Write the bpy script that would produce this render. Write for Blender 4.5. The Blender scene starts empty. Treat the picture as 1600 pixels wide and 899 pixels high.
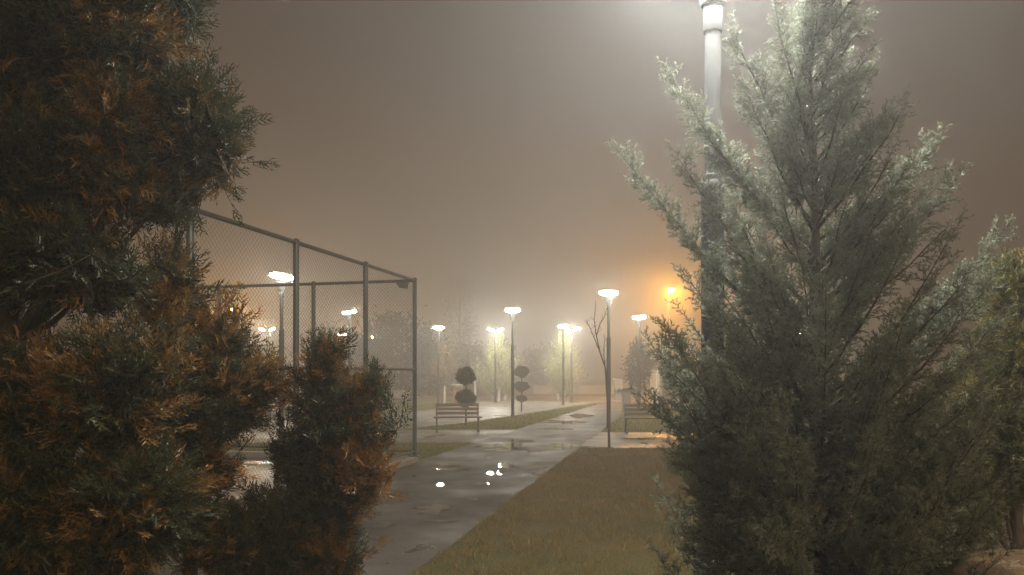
import bpy, math, random
import numpy as np
from mathutils import Vector, Matrix, noise as mnoise

random.seed(7)
RNG = np.random.default_rng(11)
scene = bpy.context.scene
COL = scene.collection
R = math.radians

# ------------------------------------------------------------------ camera
CAM_H = 1.68
FPX = 1155.0                                  # focal length in photo pixels (26 mm equivalent)
HORIZON = 582.0
cam_data = bpy.data.cameras.new('camera')
cam_data.sensor_width = 36.0
cam_data.lens = 36.0 * FPX / 1600.0
cam_data.shift_y = (HORIZON - 449.5) / 1600.0  # the photo is an off-centre crop: level camera, low horizon
cam_data.clip_start = 0.05
cam_data.clip_end = 1000.0
cam = bpy.data.objects.new('camera', cam_data)
cam.location = (0, 0, CAM_H)
cam.rotation_euler = (R(90), 0, 0)
COL.objects.link(cam)
scene.camera = cam

# ------------------------------------------------------------------ night sky: town glow in low cloud
world = bpy.data.worlds.new('World')
scene.world = world
world.use_nodes = True
wn = world.node_tree
wn.nodes.clear()
sky = wn.nodes.new('ShaderNodeTexSky')
sky.sky_type = 'NISHITA'
sky.sun_disc = False
sky.sun_elevation = R(-4)
sky.sun_rotation = R(200)
bg1 = wn.nodes.new('ShaderNodeBackground')
bg1.inputs['Strength'].default_value = 0.05
wn.links.new(sky.outputs[0], bg1.inputs['Color'])
bg2 = wn.nodes.new('ShaderNodeBackground')
bg2.inputs['Color'].default_value = (0.158, 0.100, 0.062, 1)
bg2.inputs['Strength'].default_value = 0.35
addn = wn.nodes.new('ShaderNodeAddShader')
wout = wn.nodes.new('ShaderNodeOutputWorld')
wn.links.new(bg1.outputs[0], addn.inputs[0])
wn.links.new(bg2.outputs[0], addn.inputs[1])
wn.links.new(addn.outputs[0], wout.inputs['Surface'])

fill_sun_data = bpy.data.lights.new('fill_sun', 'SUN')   # added warm fill, standing in for an unseen lamp behind the viewer
fill_sun_data.energy = 2.2
fill_sun_data.angle = R(35)
fill_sun_data.color = (1.0, 0.74, 0.44)
fill_sun = bpy.data.objects.new('fill_sun', fill_sun_data)
fill_sun.rotation_euler = Vector((-0.42, 0.75, -0.52)).to_track_quat('-Z', 'Y').to_euler()
fill_sun.location = (0, -20, 20)
COL.objects.link(fill_sun)

vs = scene.view_settings
vs.view_transform = 'Standard'
vs.look = 'None'
vs.exposure = 0.0
vs.gamma = 1.0
vs.use_curve_mapping = False
scene.cycles.max_bounces = 4
scene.cycles.diffuse_bounces = 2
scene.cycles.glossy_bounces = 2
scene.cycles.transmission_bounces = 3
scene.cycles.volume_bounces = 0
scene.cycles.use_adaptive_sampling = True
scene.cycles.adaptive_threshold = 0.03
scene.cycles.transparent_max_bounces = 8
scene.cycles.sample_clamp_indirect = 3.0
scene.cycles.use_denoising = True

LAMP_W = 350.0      # radiance of a lamp ring
LAMP_COL = (1.0, 0.965, 0.82)
SODIUM_W = 9500.0
HAZE_DENSITY = 0.0125

# ------------------------------------------------------------------ helpers
def gp(px, py, z=0.0):
    """ground point seen at photo pixel"""
    Y = (CAM_H - z) * FPX / (py - HORIZON)
    return ((px - 800) / FPX * Y, Y)

def at(px, py, Y):
    return np.array([(px - 800) / FPX * Y, Y, CAM_H - (py - HORIZON) / FPX * Y])

def link(o, parent=None):
    COL.objects.link(o)
    if parent is not None:
        o.parent = parent
    return o

def tag(o, label, cat, group=None):
    o['label'] = label
    o['category'] = cat
    if group:
        o['group'] = group
    return o

def empty(name, loc=(0, 0, 0), rz=0.0):
    o = bpy.data.objects.new(name, None)
    o.location = loc
    o.rotation_euler = (0, 0, rz)
    o.empty_display_size = 0.1
    return link(o)

def mesh_np(name, verts, quads, mat, parent=None, cols=None, smooth=False, tris=None):
    me = bpy.data.meshes.new(name)
    verts = np.asarray(verts, dtype=np.float32)
    nq = 0 if quads is None else len(quads)
    nt = 0 if tris is None else len(tris)
    me.vertices.add(len(verts))
    me.vertices.foreach_set('co', verts.ravel())
    loops = []
    if nq: loops.append(np.asarray(quads, dtype=np.int32).ravel())
    if nt: loops.append(np.asarray(tris, dtype=np.int32).ravel())
    loops = np.concatenate(loops)
    me.loops.add(len(loops))
    me.loops.foreach_set('vertex_index', loops)
    me.polygons.add(nq + nt)
    starts = np.concatenate([np.arange(nq) * 4, nq * 4 + np.arange(nt) * 3]).astype(np.int32)
    me.polygons.foreach_set('loop_start', starts)
    if smooth:
        me.polygons.foreach_set('use_smooth', np.ones(nq + nt, dtype=bool))
    me.update(calc_edges=True)
    if cols is not None:
        a = me.color_attributes.new('leaf_colour', 'FLOAT_COLOR', 'POINT')
        c = np.ones((len(verts), 4), dtype=np.float32)
        c[:, :3] = cols
        a.data.foreach_set('color', c.ravel())
    me.materials.append(mat)
    o = bpy.data.objects.new(name, me)
    return link(o, parent)

class MB:
    """collects simple shapes into one mesh"""
    def __init__(s):
        s.v = []; s.f = []
    def box(s, c, size, rz=0.0, rx=0.0, bevel=0.0, ry=0.0):
        hx, hy, hz = [d / 2 for d in size]
        M = Matrix.Translation(c) @ Matrix.Rotation(rz, 4, 'Z') @ Matrix.Rotation(ry, 4, 'Y') @ Matrix.Rotation(rx, 4, 'X')
        b = len(s.v)
        if bevel <= 0:
            for z in (-hz, hz):
                for x, y in ((-hx, -hy), (hx, -hy), (hx, hy), (-hx, hy)):
                    s.v.append(tuple(M @ Vector((x, y, z))))
            s.f += [(b, b+3, b+2, b+1), (b+4, b+5, b+6, b+7)] + [(b+i, b+(i+1) % 4, b+4+(i+1) % 4, b+4+i) for i in range(4)]
        else:
            k = bevel
            ring = [(-hx+k, -hy), (hx-k, -hy), (hx, -hy+k), (hx, hy-k), (hx-k, hy), (-hx+k, hy), (-hx, hy-k), (-hx, -hy+k)]
            ins = [(max(-hx+k, min(hx-k, x)), max(-hy+k, min(hy-k, y))) for x, y in ring]
            rows = [(ins, -hz), (ring, -hz+k), (ring, hz-k), (ins, hz)]
            for rr, z in rows:
                for x, y in rr:
                    s.v.append(tuple(M @ Vector((x, y, z))))
            for r in range(3):
                for i in range(8):
                    j = (i+1) % 8
                    s.f.append((b+r*8+i, b+r*8+j, b+(r+1)*8+j, b+(r+1)*8+i))
            s.f.append(tuple(b+i for i in reversed(range(8))))
            s.f.append(tuple(b+24+i for i in range(8)))
        return s
    def tube(s, pts, rad, n=8, cap=True):
        pts = [Vector(p) for p in pts]
        if not hasattr(rad, '__len__'):
            rad = [rad] * len(pts)
        b = len(s.v)
        for i, p in enumerate(pts):
            t = (pts[min(i+1, len(pts)-1)] - pts[max(i-1, 0)]).normalized()
            u = t.cross(Vector((0.13, 0.97, 0.21)) if abs(t.y) < 0.9 else Vector((1, 0, 0))).normalized()
            w = t.cross(u)
            for k in range(n):
                a = 2 * math.pi * k / n
                s.v.append(tuple(p + (u * math.cos(a) + w * math.sin(a)) * rad[i]))
        for i in range(len(pts)-1):
            for k in range(n):
                s.f.append((b+i*n+k, b+i*n+(k+1) % n, b+(i+1)*n+(k+1) % n, b+(i+1)*n+k))
        if cap:
            s.f.append(tuple(b+k for k in reversed(range(n))))
            s.f.append(tuple(b+(len(pts)-1)*n+k for k in range(n)))
        return s
    def lathe(s, prof, c=(0, 0, 0), n=20):
        b = len(s.v)
        for r, z in prof:
            for k in range(n):
                a = 2 * math.pi * k / n
                s.v.append((c[0] + r*math.cos(a), c[1] + r*math.sin(a), c[2] + z))
        for i in range(len(prof)-1):
            for k in range(n):
                s.f.append((b+i*n+k, b+i*n+(k+1) % n, b+(i+1)*n+(k+1) % n, b+(i+1)*n+k))
        s.f.append(tuple(b+k for k in reversed(range(n))))
        s.f.append(tuple(b+(len(prof)-1)*n+k for k in range(n)))
        return s
    def build(s, name, mat, parent=None, smooth=False, angle=40):
        me = bpy.data.meshes.new(name)
        me.from_pydata(s.v, [], s.f)
        me.update()
        me.materials.append(mat)
        if smooth:
            me.polygons.foreach_set('use_smooth', [True] * len(me.polygons))
            try:
                me.set_sharp_from_angle(angle=R(angle))
            except Exception:
                pass
        return link(bpy.data.objects.new(name, me), parent)

def copy_tree(o, parent=None):
    c = o.copy()
    COL.objects.link(c)
    c.parent = parent
    for ch in list(o.children):
        copy_tree(ch, c)
    return c

# ------------------------------------------------------------------ materials
MATS = {}
def new_mat(name):
    m = bpy.data.materials.new(name)
    m.use_nodes = True
    nt = m.node_tree
    nt.nodes.clear()
    out = nt.nodes.new('ShaderNodeOutputMaterial')
    MATS[name] = m
    return m, nt, out

def N(nt, typ, **kw):
    n = nt.nodes.new(typ)
    for k, v in kw.items():
        if k in n.inputs.keys():
            n.inputs[k].default_value = v
        else:
            setattr(n, k, v)
    return n

def ramp(nt, fac, stops):
    r = nt.nodes.new('ShaderNodeValToRGB')
    el = r.color_ramp.elements
    while len(el) < len(stops):
        el.new(0.5)
    for e, (p, c) in zip(el, stops):
        e.position = p
        e.color = (*c, 1) if len(c) == 3 else c
    nt.links.new(fac, r.inputs[0])
    return r.outputs[0]

def surf(name, stops, scale=6.0, rough=(0.5, 0.7), metallic=0.0, bump=0.0, bscale=60.0, spec=0.5, stretch=None):
    """painted / stone / wood style surface: noise-coloured with worn roughness and fine relief"""
    m, nt, out = new_mat(name)
    tc = N(nt, 'ShaderNodeTexCoord')
    mp = N(nt, 'ShaderNodeMapping')
    if stretch: mp.inputs['Scale'].default_value = stretch
    nt.links.new(tc.outputs['Object'], mp.inputs[0])
    n1 = N(nt, 'ShaderNodeTexNoise', Scale=scale, Detail=6.0, Roughness=0.6)
    nt.links.new(mp.outputs[0], n1.inputs['Vector'])
    b = N(nt, 'ShaderNodeBsdfPrincipled', Metallic=metallic)
    b.inputs['Specular IOR Level'].default_value = spec
    nt.links.new(ramp(nt, n1.outputs[0], stops), b.inputs['Base Color'])
    mr = N(nt, 'ShaderNodeMapRange')
    mr.inputs[3].default_value = rough[0]; mr.inputs[4].default_value = rough[1]
    nt.links.new(n1.outputs[0], mr.inputs[0])
    nt.links.new(mr.outputs[0], b.inputs['Roughness'])
    if bump:
        n2 = N(nt, 'ShaderNodeTexNoise', Scale=bscale, Detail=5.0)
        nt.links.new(mp.outputs[0], n2.inputs['Vector'])
        bp = N(nt, 'ShaderNodeBump', Strength=bump, Distance=0.01)
        nt.links.new(n2.outputs[0], bp.inputs['Height'])
        nt.links.new(bp.outputs[0], b.inputs['Normal'])
    nt.links.new(b.outputs[0], out.inputs[0])
    return m

def emit(name, col, strength):
    m, nt, out = new_mat(name)
    e = N(nt, 'ShaderNodeEmission')
    e.inputs[0].default_value = (*col, 1)
    e.inputs[1].default_value = strength
    nt.links.new(e.outputs[0], out.inputs[0])
    return m

def leaf_mat(name, transl=0.3, rough=0.42, spec=0.5):
    m, nt, out = new_mat(name)
    at_ = N(nt, 'ShaderNodeAttribute', attribute_name='leaf_colour')
    tc = N(nt, 'ShaderNodeTexCoord')
    n1 = N(nt, 'ShaderNodeTexNoise', Scale=25.0, Detail=3.0)
    nt.links.new(tc.outputs['Object'], n1.inputs['Vector'])
    mr = N(nt, 'ShaderNodeMapRange'); mr.inputs[1].default_value = 0.3; mr.inputs[2].default_value = 0.7
    mr.inputs[3].default_value = 0.7; mr.inputs[4].default_value = 1.3
    nt.links.new(n1.outputs[0], mr.inputs[0])
    mx = N(nt, 'ShaderNodeVectorMath', operation='SCALE')
    nt.links.new(at_.outputs['Color'], mx.inputs[0]); nt.links.new(mr.outputs[0], mx.inputs['Scale'])
    p = N(nt, 'ShaderNodeBsdfPrincipled', Roughness=rough)
    p.inputs['Specular IOR Level'].default_value = spec
    t = N(nt, 'ShaderNodeBsdfTranslucent')
    nt.links.new(mx.outputs[0], p.inputs['Base Color'])
    nt.links.new(mx.outputs[0], t.inputs['Color'])
    mix = N(nt, 'ShaderNodeMixShader'); mix.inputs[0].default_value = transl
    nt.links.new(p.outputs[0], mix.inputs[1]); nt.links.new(t.outputs[0], mix.inputs[2])
    nt.links.new(mix.outputs[0], out.inputs[0])
    return m

def wet_pave(name, dark, light, puddle_scale, puddle_cut, rough_dry=0.55):
    """wet paving: grain, stains, and standing water where the surface dips"""
    m, nt, out = new_mat(name)
    tc = N(nt, 'ShaderNodeTexCoord')
    fine = N(nt, 'ShaderNodeTexNoise', Scale=90.0, Detail=4.0, Roughness=0.7)
    big = N(nt, 'ShaderNodeTexNoise', Scale=0.9, Detail=7.0, Roughness=0.62)
    nt.links.new(tc.outputs['Object'], fine.inputs['Vector'])
    nt.links.new(tc.outputs['Object'], big.inputs['Vector'])
    mp = N(nt, 'ShaderNodeMapping')
    mp.inputs['Scale'].default_value = (1.0, 0.75, 1.0)
    mp.inputs['Location'].default_value = (3.1, 7.7, 0)
    nt.links.new(tc.outputs['Object'], mp.inputs[0])
    pud = N(nt, 'ShaderNodeTexNoise', Scale=puddle_scale, Detail=6.0, Roughness=0.55, Distortion=0.4)
    nt.links.new(mp.outputs[0], pud.inputs['Vector'])
    c1 = ramp(nt, big.outputs[0], [(0.3, dark), (0.7, light)])
    c2 = ramp(nt, fine.outputs[0], [(0.3, (0.55, 0.55, 0.55)), (0.75, (1.5, 1.48, 1.45))])
    mul = N(nt, 'ShaderNodeMix', data_type='RGBA', blend_type='MULTIPLY')
    mul.inputs[0].default_value = 0.6
    nt.links.new(c1, mul.inputs[6]); nt.links.new(c2, mul.inputs[7])
    wet = N(nt, 'ShaderNodeMapRange', interpolation_type='SMOOTHSTEP')
    wet.inputs[1].default_value = puddle_cut - 0.005; wet.inputs[2].default_value = puddle_cut + 0.03
    nt.links.new(pud.outputs[0], wet.inputs[0])
    pud2 = N(nt, 'ShaderNodeTexNoise', Scale=puddle_scale*6.5, Detail=3.0, Roughness=0.5)
    nt.links.new(mp.outputs[0], pud2.inputs['Vector'])
    wet2 = N(nt, 'ShaderNodeMapRange', interpolation_type='SMOOTHSTEP')
    wet2.inputs[1].default_value = 0.68; wet2.inputs[2].default_value = 0.72
    nt.links.new(pud2.outputs[0], wet2.inputs[0])
    wmax = N(nt, 'ShaderNodeMath', operation='MAXIMUM')
    nt.links.new(wet.outputs[0], wmax.inputs[0]); nt.links.new(wet2.outputs[0], wmax.inputs[1])
    wet = wmax
    b = N(nt, 'ShaderNodeBsdfPrincipled')
    spm = N(nt, 'ShaderNodeMapRange'); spm.inputs[3].default_value = 0.22; spm.inputs[4].default_value = 0.5
    nt.links.new(wet.outputs[0], spm.inputs[0]); nt.links.new(spm.outputs[0], b.inputs['Specular IOR Level'])
    wc = N(nt, 'ShaderNodeMix', data_type='RGBA')
    nt.links.new(wet.outputs[0], wc.inputs[0]); nt.links.new(mul.outputs[2], wc.inputs[6])
    wc.inputs[7].default_value = (dark[0]*0.6, dark[1]*0.6, dark[2]*0.6, 1)
    nt.links.new(wc.outputs[2], b.inputs['Base Color'])
    rr = N(nt, 'ShaderNodeMapRange')
    nt.links.new(wet.outputs[0], rr.inputs[0])
    damp = N(nt, 'ShaderNodeMapRange'); damp.inputs[1].default_value = 0.35; damp.inputs[2].default_value = 0.65
    damp.inputs[3].default_value = rough_dry + 0.1; damp.inputs[4].default_value = rough_dry - 0.2
    nt.links.new(big.outputs[0], damp.inputs[0])
    nt.links.new(damp.outputs[0], rr.inputs[3]); rr.inputs[4].default_value = 0.05
    nt.links.new(rr.outputs[0], b.inputs['Roughness'])
    inv = N(nt, 'ShaderNodeMath', operation='SUBTRACT'); inv.inputs[0].default_value = 1.0
    nt.links.new(wet.outputs[0], inv.inputs[1])
    sm = N(nt, 'ShaderNodeMath', operation='MULTIPLY'); sm.inputs[1].default_value = 0.9
    nt.links.new(inv.outputs[0], sm.inputs[0])
    bp = N(nt, 'ShaderNodeBump', Distance=0.006)
    nt.links.new(sm.outputs[0], bp.inputs['Strength'])
    nt.links.new(fine.outputs[0], bp.inputs['Height'])
    nt.links.new(bp.outputs[0], b.inputs['Normal'])
    nt.links.new(b.outputs[0], out.inputs[0])
    return m

def turf_mat():
    m, nt, out = new_mat('turf')
    tc = N(nt, 'ShaderNodeTexCoord')
    a = N(nt, 'ShaderNodeTexNoise', Scale=0.8, Detail=8.0, Roughness=0.65)
    f = N(nt, 'ShaderNodeTexNoise', Scale=30.0, Detail=6.0, Roughness=0.75)
    nt.links.new(tc.outputs['Object'], a.inputs['Vector']); nt.links.new(tc.outputs['Object'], f.inputs['Vector'])
    c1 = ramp(nt, a.outputs[0], [(0.3, (0.062, 0.066, 0.022)), (0.5, (0.085, 0.078, 0.026)), (0.72, (0.125, 0.090, 0.036))])
    c2 = ramp(nt, f.outputs[0], [(0.3, (0.45, 0.45, 0.45)), (0.7, (1.5, 1.5, 1.4))])
    mul = N(nt, 'ShaderNodeMix', data_type='RGBA', blend_type='MULTIPLY'); mul.inputs[0].default_value = 0.8
    nt.links.new(c1, mul.inputs[6]); nt.links.new(c2, mul.inputs[7])
    b = N(nt, 'ShaderNodeBsdfPrincipled', Roughness=0.8)
    b.inputs['Specular IOR Level'].default_value = 0.25
    nt.links.new(mul.outputs[2], b.inputs['Base Color'])
    bp = N(nt, 'ShaderNodeBump', Strength=0.9, Distance=0.03)
    nt.links.new(f.outputs[0], bp.inputs['Height']); nt.links.new(bp.outputs[0], b.inputs['Normal'])
    nt.links.new(b.outputs[0], out.inputs[0])
    return m

M_TURF = turf_mat()
M_PATH = wet_pave('wet_asphalt', (0.046, 0.040, 0.034), (0.088, 0.077, 0.066), 1.1, 0.66, 0.64)
M_PLAZA = wet_pave('wet_concrete', (0.11, 0.10, 0.085), (0.19, 0.17, 0.145), 0.9, 0.65)
M_COURT = wet_pave('wet_court', (0.045, 0.045, 0.045), (0.075, 0.073, 0.07), 0.5, 0.52, 0.42)
M_KERB = surf('concrete', [(0.3, (0.16, 0.15, 0.135)), (0.7, (0.27, 0.25, 0.22))], 5, (0.55, 0.8), bump=0.4)
M_POST = surf('fence_paint', [(0.3, (0.020, 0.026, 0.022)), (0.7, (0.036, 0.042, 0.036))], 9, (0.35, 0.5), bump=0.15)
M_WIRE = surf('wire', [(0.3, (0.07, 0.075, 0.07)), (0.7, (0.12, 0.12, 0.11))], 20, (0.35, 0.55), metallic=0.4)
M_POLE_UP = surf('pole_light_grey', [(0.3, (0.060, 0.062, 0.063)), (0.7, (0.082, 0.082, 0.081))], 4, (0.45, 0.6), bump=0.05, spec=0.3)
M_POLE_LO = surf('pole_dark_grey', [(0.3, (0.018, 0.018, 0.020)), (0.7, (0.030, 0.030, 0.032))], 4, (0.55, 0.7), bump=0.05, spec=0.2)
M_BENCH = surf('bench_wood', [(0.3, (0.055, 0.043, 0.034)), (0.7, (0.10, 0.078, 0.060))], 4, (0.35, 0.6), bump=0.3, bscale=30, stretch=(1, 14, 14))
M_IRON = surf('cast_iron', [(0.3, (0.03, 0.03, 0.03)), (0.7, (0.055, 0.052, 0.05))], 10, (0.4, 0.6))
M_BARK = surf('bark', [(0.3, (0.045, 0.032, 0.022)), (0.7, (0.11, 0.08, 0.055))], 18, (0.6, 0.9), bump=0.8, bscale=50, stretch=(1, 1, 0.25))
M_BARKG = surf('grey_bark', [(0.3, (0.09, 0.075, 0.055)), (0.7, (0.20, 0.17, 0.13))], 14, (0.6, 0.9), bump=0.6, bscale=50, stretch=(1, 1, 0.3))
M_LIME = surf('limewash', [(0.3, (0.5, 0.48, 0.43)), (0.7, (0.72, 0.70, 0.65))], 10, (0.7, 0.9), bump=0.3)
M_STONE = surf('stone', [(0.25, (0.30, 0.22, 0.17)), (0.5, (0.52, 0.43, 0.34)), (0.75, (0.68, 0.59, 0.48))], 16, (0.6, 0.9), bump=1.0, bscale=45)
M_ORANGE = surf('orange_paint', [(0.3, (0.42, 0.14, 0.04)), (0.7, (0.55, 0.20, 0.06))], 6, (0.4, 0.6))
M_WHITE = surf('white_paint', [(0.3, (0.62, 0.61, 0.58)), (0.7, (0.78, 0.77, 0.74))], 6, (0.4, 0.6))
M_BEIGE = surf('beige_boards', [(0.3, (0.34, 0.25, 0.16)), (0.7, (0.48, 0.36, 0.24))], 5, (0.5, 0.8), bump=0.2)
M_ROOF = surf('roof_sheet', [(0.3, (0.07, 0.065, 0.06)), (0.7, (0.12, 0.11, 0.10))], 5, (0.4, 0.6))
M_GLASS = surf('dark_glass', [(0.3, (0.02, 0.02, 0.022)), (0.7, (0.03, 0.03, 0.03))], 3, (0.05, 0.1))
M_LEAF = leaf_mat('scale_leaves', 0.30, 0.5, 0.35)
M_LEAFB = leaf_mat('blue_scale_leaves', 0.42, 0.5, 0.3)
M_LEAFT = leaf_mat('broad_leaves', 0.3, 0.5)
M_GRASS = leaf_mat('grass_blades', 0.25, 0.6, 0.3)
M_RING = emit('lamp_light', LAMP_COL, LAMP_W)
M_TWIN = emit('twin_lamp_light', LAMP_COL, LAMP_W*5.6)
M_NEAR = emit('near_lamp_light', (1.0, 1.0, 0.93), LAMP_W*2.8)
M_SODIUM = emit('sodium_light', (1.0, 0.42, 0.045), SODIUM_W)
m_, nt_, out_ = new_mat('water_drop')
b_ = N(nt_, 'ShaderNodeBsdfPrincipled', Roughness=0.02)
b_.inputs['Base Color'].default_value = (0.9, 0.9, 0.9, 1)
b_.inputs['Transmission Weight'].default_value = 1.0
b_.inputs['IOR'].default_value = 1.33
nt_.links.new(b_.outputs[0], out_.inputs[0])
M_DROP = m_

# ------------------------------------------------------------------ setting: ground, paths
def sheet(name, poly, z, mat, sub=0):
    """flat paved area with a slightly wandering edge"""
    pts = []
    n = len(poly)
    for i in range(n):
        a = Vector(poly[i]); b = Vector(poly[(i+1) % n])
        L = (b - a).length
        k = max(1, int(L / 0.35)) if L < 60 else 40
        nrm = Vector((b.y - a.y, a.x - b.x)); nrm.normalize()
        for j in range(k):
            p = a.lerp(b, j / k)
            if 0 < j:
                p = p + nrm * (0.07 * mnoise.noise(Vector((p.x*.9, p.y*.9, z*50))) + .04*mnoise.noise(Vector((p.x*3, p.y*3, 7))))
            pts.append((p.x, p.y, z))
    me = bpy.data.meshes.new(name)
    me.from_pydata(pts, [], [tuple(range(len(pts)))])
    me.update()
    if me.polygons[0].normal.z < 0:
        me.flip_normals()
    me.materials.append(mat)
    o = link(bpy.data.objects.new(name, me))
    o['kind'] = 'structure'
    return o

g = MB(); g.v = [(-160, -60, 0), (160, -60, 0), (160, 220, 0), (-160, 220, 0)]; g.f = [(0, 1, 2, 3)]
ground = g.build('ground', M_TURF); ground['kind'] = 'structure'

def fx(Y): return -1.824 + (Y - 13.86) * 0.254       # fence line, left edge of the main path
def rx(Y): return 1.49 + (Y - 16.4) * 0.227          # right edge of the main path
sheet('path', [(fx(-3), -3), (rx(-3), -3), (rx(16.45), 16.45), (rx(20.3), 20.3), (rx(42), 42), (fx(42), 42), (fx(17.6), 17.6), (fx(13.9), 13.9)], 0.008, M_PATH)
# crossing path, with the right arm between lawn and bench and the left arm past the first bench
sheet('crossing_path', [(-30, 17.6), (fx(17.6) - .02, 17.6), (rx(16.4), 16.4), (30, 16.9), (30, 20.4), (rx(20.4), 20.6), (fx(21.6), 21.6), (-3.4, 21.4), (-30, 22.5)], 0.004, M_PLAZA)
pz = [gp(640, 671), gp(735, 660), gp(800, 650.5), gp(880, 637), gp(930, 628.5), gp(960, 624), gp(830, 623), gp(735, 631), gp(700, 637), gp(590, 651), gp(380, 662), gp(380, 676)]
sheet('branch_path', pz, 0.006, M_PLAZA)
sheet('far_square', [(-4.5, 41), (2.0, 38.5), (8, 43), (6, 52), (-12, 52)], 0.003, M_PLAZA)
# paved apron round the near lamp and the stone
sheet('near_paving', [(1.20, 5.75), (1.85, 6.55), (4.5, 8.4), (8, 9), (8, -3), (0.9, -3), (0.75, 4.6)], 0.005, M_PLAZA)
sheet('sports_court', [(fx(-3) - .12, -3), (fx(13.86) - .12, 13.86), (fx(13.86) - 13, 16.9), (-18, -3)], 0.005, M_COURT)
kb = MB()
d = Vector((0.254, 1, 0)).normalized()
L = 18.0
c = Vector((fx(13.86), 13.86, 0)) - d * (L/2)
kb.box((c.x, c.y, 0.05), (0.16, L, 0.11), rz=-math.atan2(d.x, d.y), bevel=0.012)
e_ = Vector((-1, 0.254, 0)).normalized()
c2 = Vector((fx(13.86), 13.86, 0)) + e_ * 6.6
kb.box((c2.x, c2.y, 0.049), (12.9, 0.16, 0.108), rz=math.atan2(e_.y, e_.x) - math.pi, bevel=0.012)
k_ = kb.build('court_kerb', M_KERB); k_['kind'] = 'structure'

# standing water: shallow irregular pools on the paths
m_, nt_, out_ = new_mat('puddle_water')
b_ = N(nt_, 'ShaderNodeBsdfPrincipled', Roughness=0.035)
tc_ = N(nt_, 'ShaderNodeTexCoord')
nz_ = N(nt_, 'ShaderNodeTexNoise', Scale=14.0, Detail=4.0)
nt_.links.new(tc_.outputs['Object'], nz_.inputs['Vector'])
nt_.links.new(ramp(nt_, nz_.outputs[0], [(0.3, (0.02, 0.018, 0.015)), (0.7, (0.05, 0.045, 0.04))]), b_.inputs['Base Color'])
bp_ = N(nt_, 'ShaderNodeBump', Strength=0.07, Distance=0.01)
nt_.links.new(nz_.outputs[0], bp_.inputs['Height'])
nt_.links.new(bp_.outputs[0], b_.inputs['Normal'])
nt_.links.new(b_.outputs[0], out_.inputs[0])
b_.inputs['Specular IOR Level'].default_value = 0.35
M_WATER = m_
def puddle(px, py, wpx, hpx, seed):
    x, y = gp(px, py)
    rxm = wpx / 2 / FPX * y
    y0 = gp(px, py + hpx/2)[1]; y1 = gp(px, py - hpx/2)[1]
    rym = (y1 - y0) / 2
    n = 84
    pts = []
    for k in range(n):
        a = 2*math.pi*k/n
        q = Vector((math.cos(a), math.sin(a), seed * 3.7))
        s = 0.95 + 0.85 * mnoise.noise(q * 1.7) + 0.65 * mnoise.noise(q * 4.2) + 0.30 * mnoise.noise(q * 9)
        s = max(s, 0.2)
        pts.append((x + rxm*s*math.cos(a), y + rym*s*math.sin(a), 0.0125))
    me = bpy.data.meshes.new('puddle'); me.from_pydata(pts, [], [tuple(range(n))]); me.update()
    me.materials.append(M_WATER)
    o = link(bpy.data.objects.new('puddle', me)); o['kind'] = 'structure'
for i, a in enumerate([(676, 796, 56, 14), (695, 816, 60, 5), (688, 759, 15, 4), (692, 727, 36, 5), (705, 735, 62, 4), (770, 741, 24, 5),
                       (790, 728, 22, 9), (828, 731, 48, 7), (845, 741, 30, 4), (752, 757, 26, 3), (785, 697, 62, 8), (775, 704, 42, 4),
                       (840, 703, 90, 6), (880, 698, 60, 5), (672, 684, 18, 4), (690, 681, 12, 3), (880, 660, 60, 5), (905, 650, 40, 5), (1005, 687, 60, 4),
                       (600, 822, 30, 7), (640, 745, 26, 4), (812, 690, 50, 4), (866, 671, 46, 4)]):
    puddle(*a, i + 1)

# grass blades
def grass(name, n, sampler, hmin, hmax, wid, cols):
    P = sampler(n)
    n = len(P)
    kh = np.array([0.5 + 0.9 * mnoise.noise(Vector((p[0]*2.3, p[1]*2.3, 9))) + .5*mnoise.noise(Vector((p[0]*7, p[1]*7, 2))) for p in P])
    keep = RNG.random(n) < np.clip(.35 + 1.1*kh, .15, 1)
    P = P[keep]; kh = kh[keep]; n = len(P)
    hgt = RNG.uniform(hmin, hmax, n) * np.clip(.55 + kh, .45, 1.7)
    ang = RNG.uniform(0, 2*np.pi, n)
    lean = RNG.uniform(0.1, 0.9, n) * hgt
    la = RNG.uniform(0, 2*np.pi, n)
    dx = np.stack([np.cos(ang), np.sin(ang), np.zeros(n)], 1) * (wid * RNG.uniform(.6, 1.3, n))[:, None]
    base = np.stack([P[:, 0], P[:, 1], np.zeros(n)], 1)
    tip = base + np.stack([np.cos(la)*lean, np.sin(la)*lean, hgt], 1)
    V = np.stack([base - dx, base + dx, tip], 1).reshape(-1, 3)
    T = np.arange(3*n).reshape(-1, 3)
    k = np.array([0.5 + 0.5 * mnoise.noise(Vector((p[0]*0.7, p[1]*0.7, 3))) for p in P])
    k = np.clip(k + RNG.normal(0, .22, n), 0, 1)[:, None]
    c = np.array(cols[0]) * (1-k) + np.array(cols[1]) * k
    c = np.repeat(c, 3, 0)
    o = mesh_np(name, V, None, M_GRASS, None, cols=c, tris=T)
    o['kind'] = 'stuff'
    return o
def near_lawn(n):
    Y = 4.9 + (16.4 - 4.9) * RNG.random(n)**1.25
    X = rx(Y) + RNG.random(n)**1.1 * 5.5
    ok = ~((Y < 6.4 + (X - 1.7) * 0.7) & (X > 1.25 + (Y-5.75)*.8 - .3)) & (X/Y < 0.62)
    edge = (X - rx(Y)) > RNG.normal(0.0, 0.06, n) + .10*np.sin(Y*2.1)*np.sin(Y*5.3+1)
    return np.stack([X, Y], 1)[ok & edge]
G1 = (0.135, 0.112, 0.034); G2 = (0.25, 0.168, 0.058)
go = grass('lawn_grass', 130000, near_lawn, 0.018, 0.05, 0.0032, (G1, G2))
go['label'] = 'short olive brown winter grass of the lawn beside the path'; go['category'] = 'grass'
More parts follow.
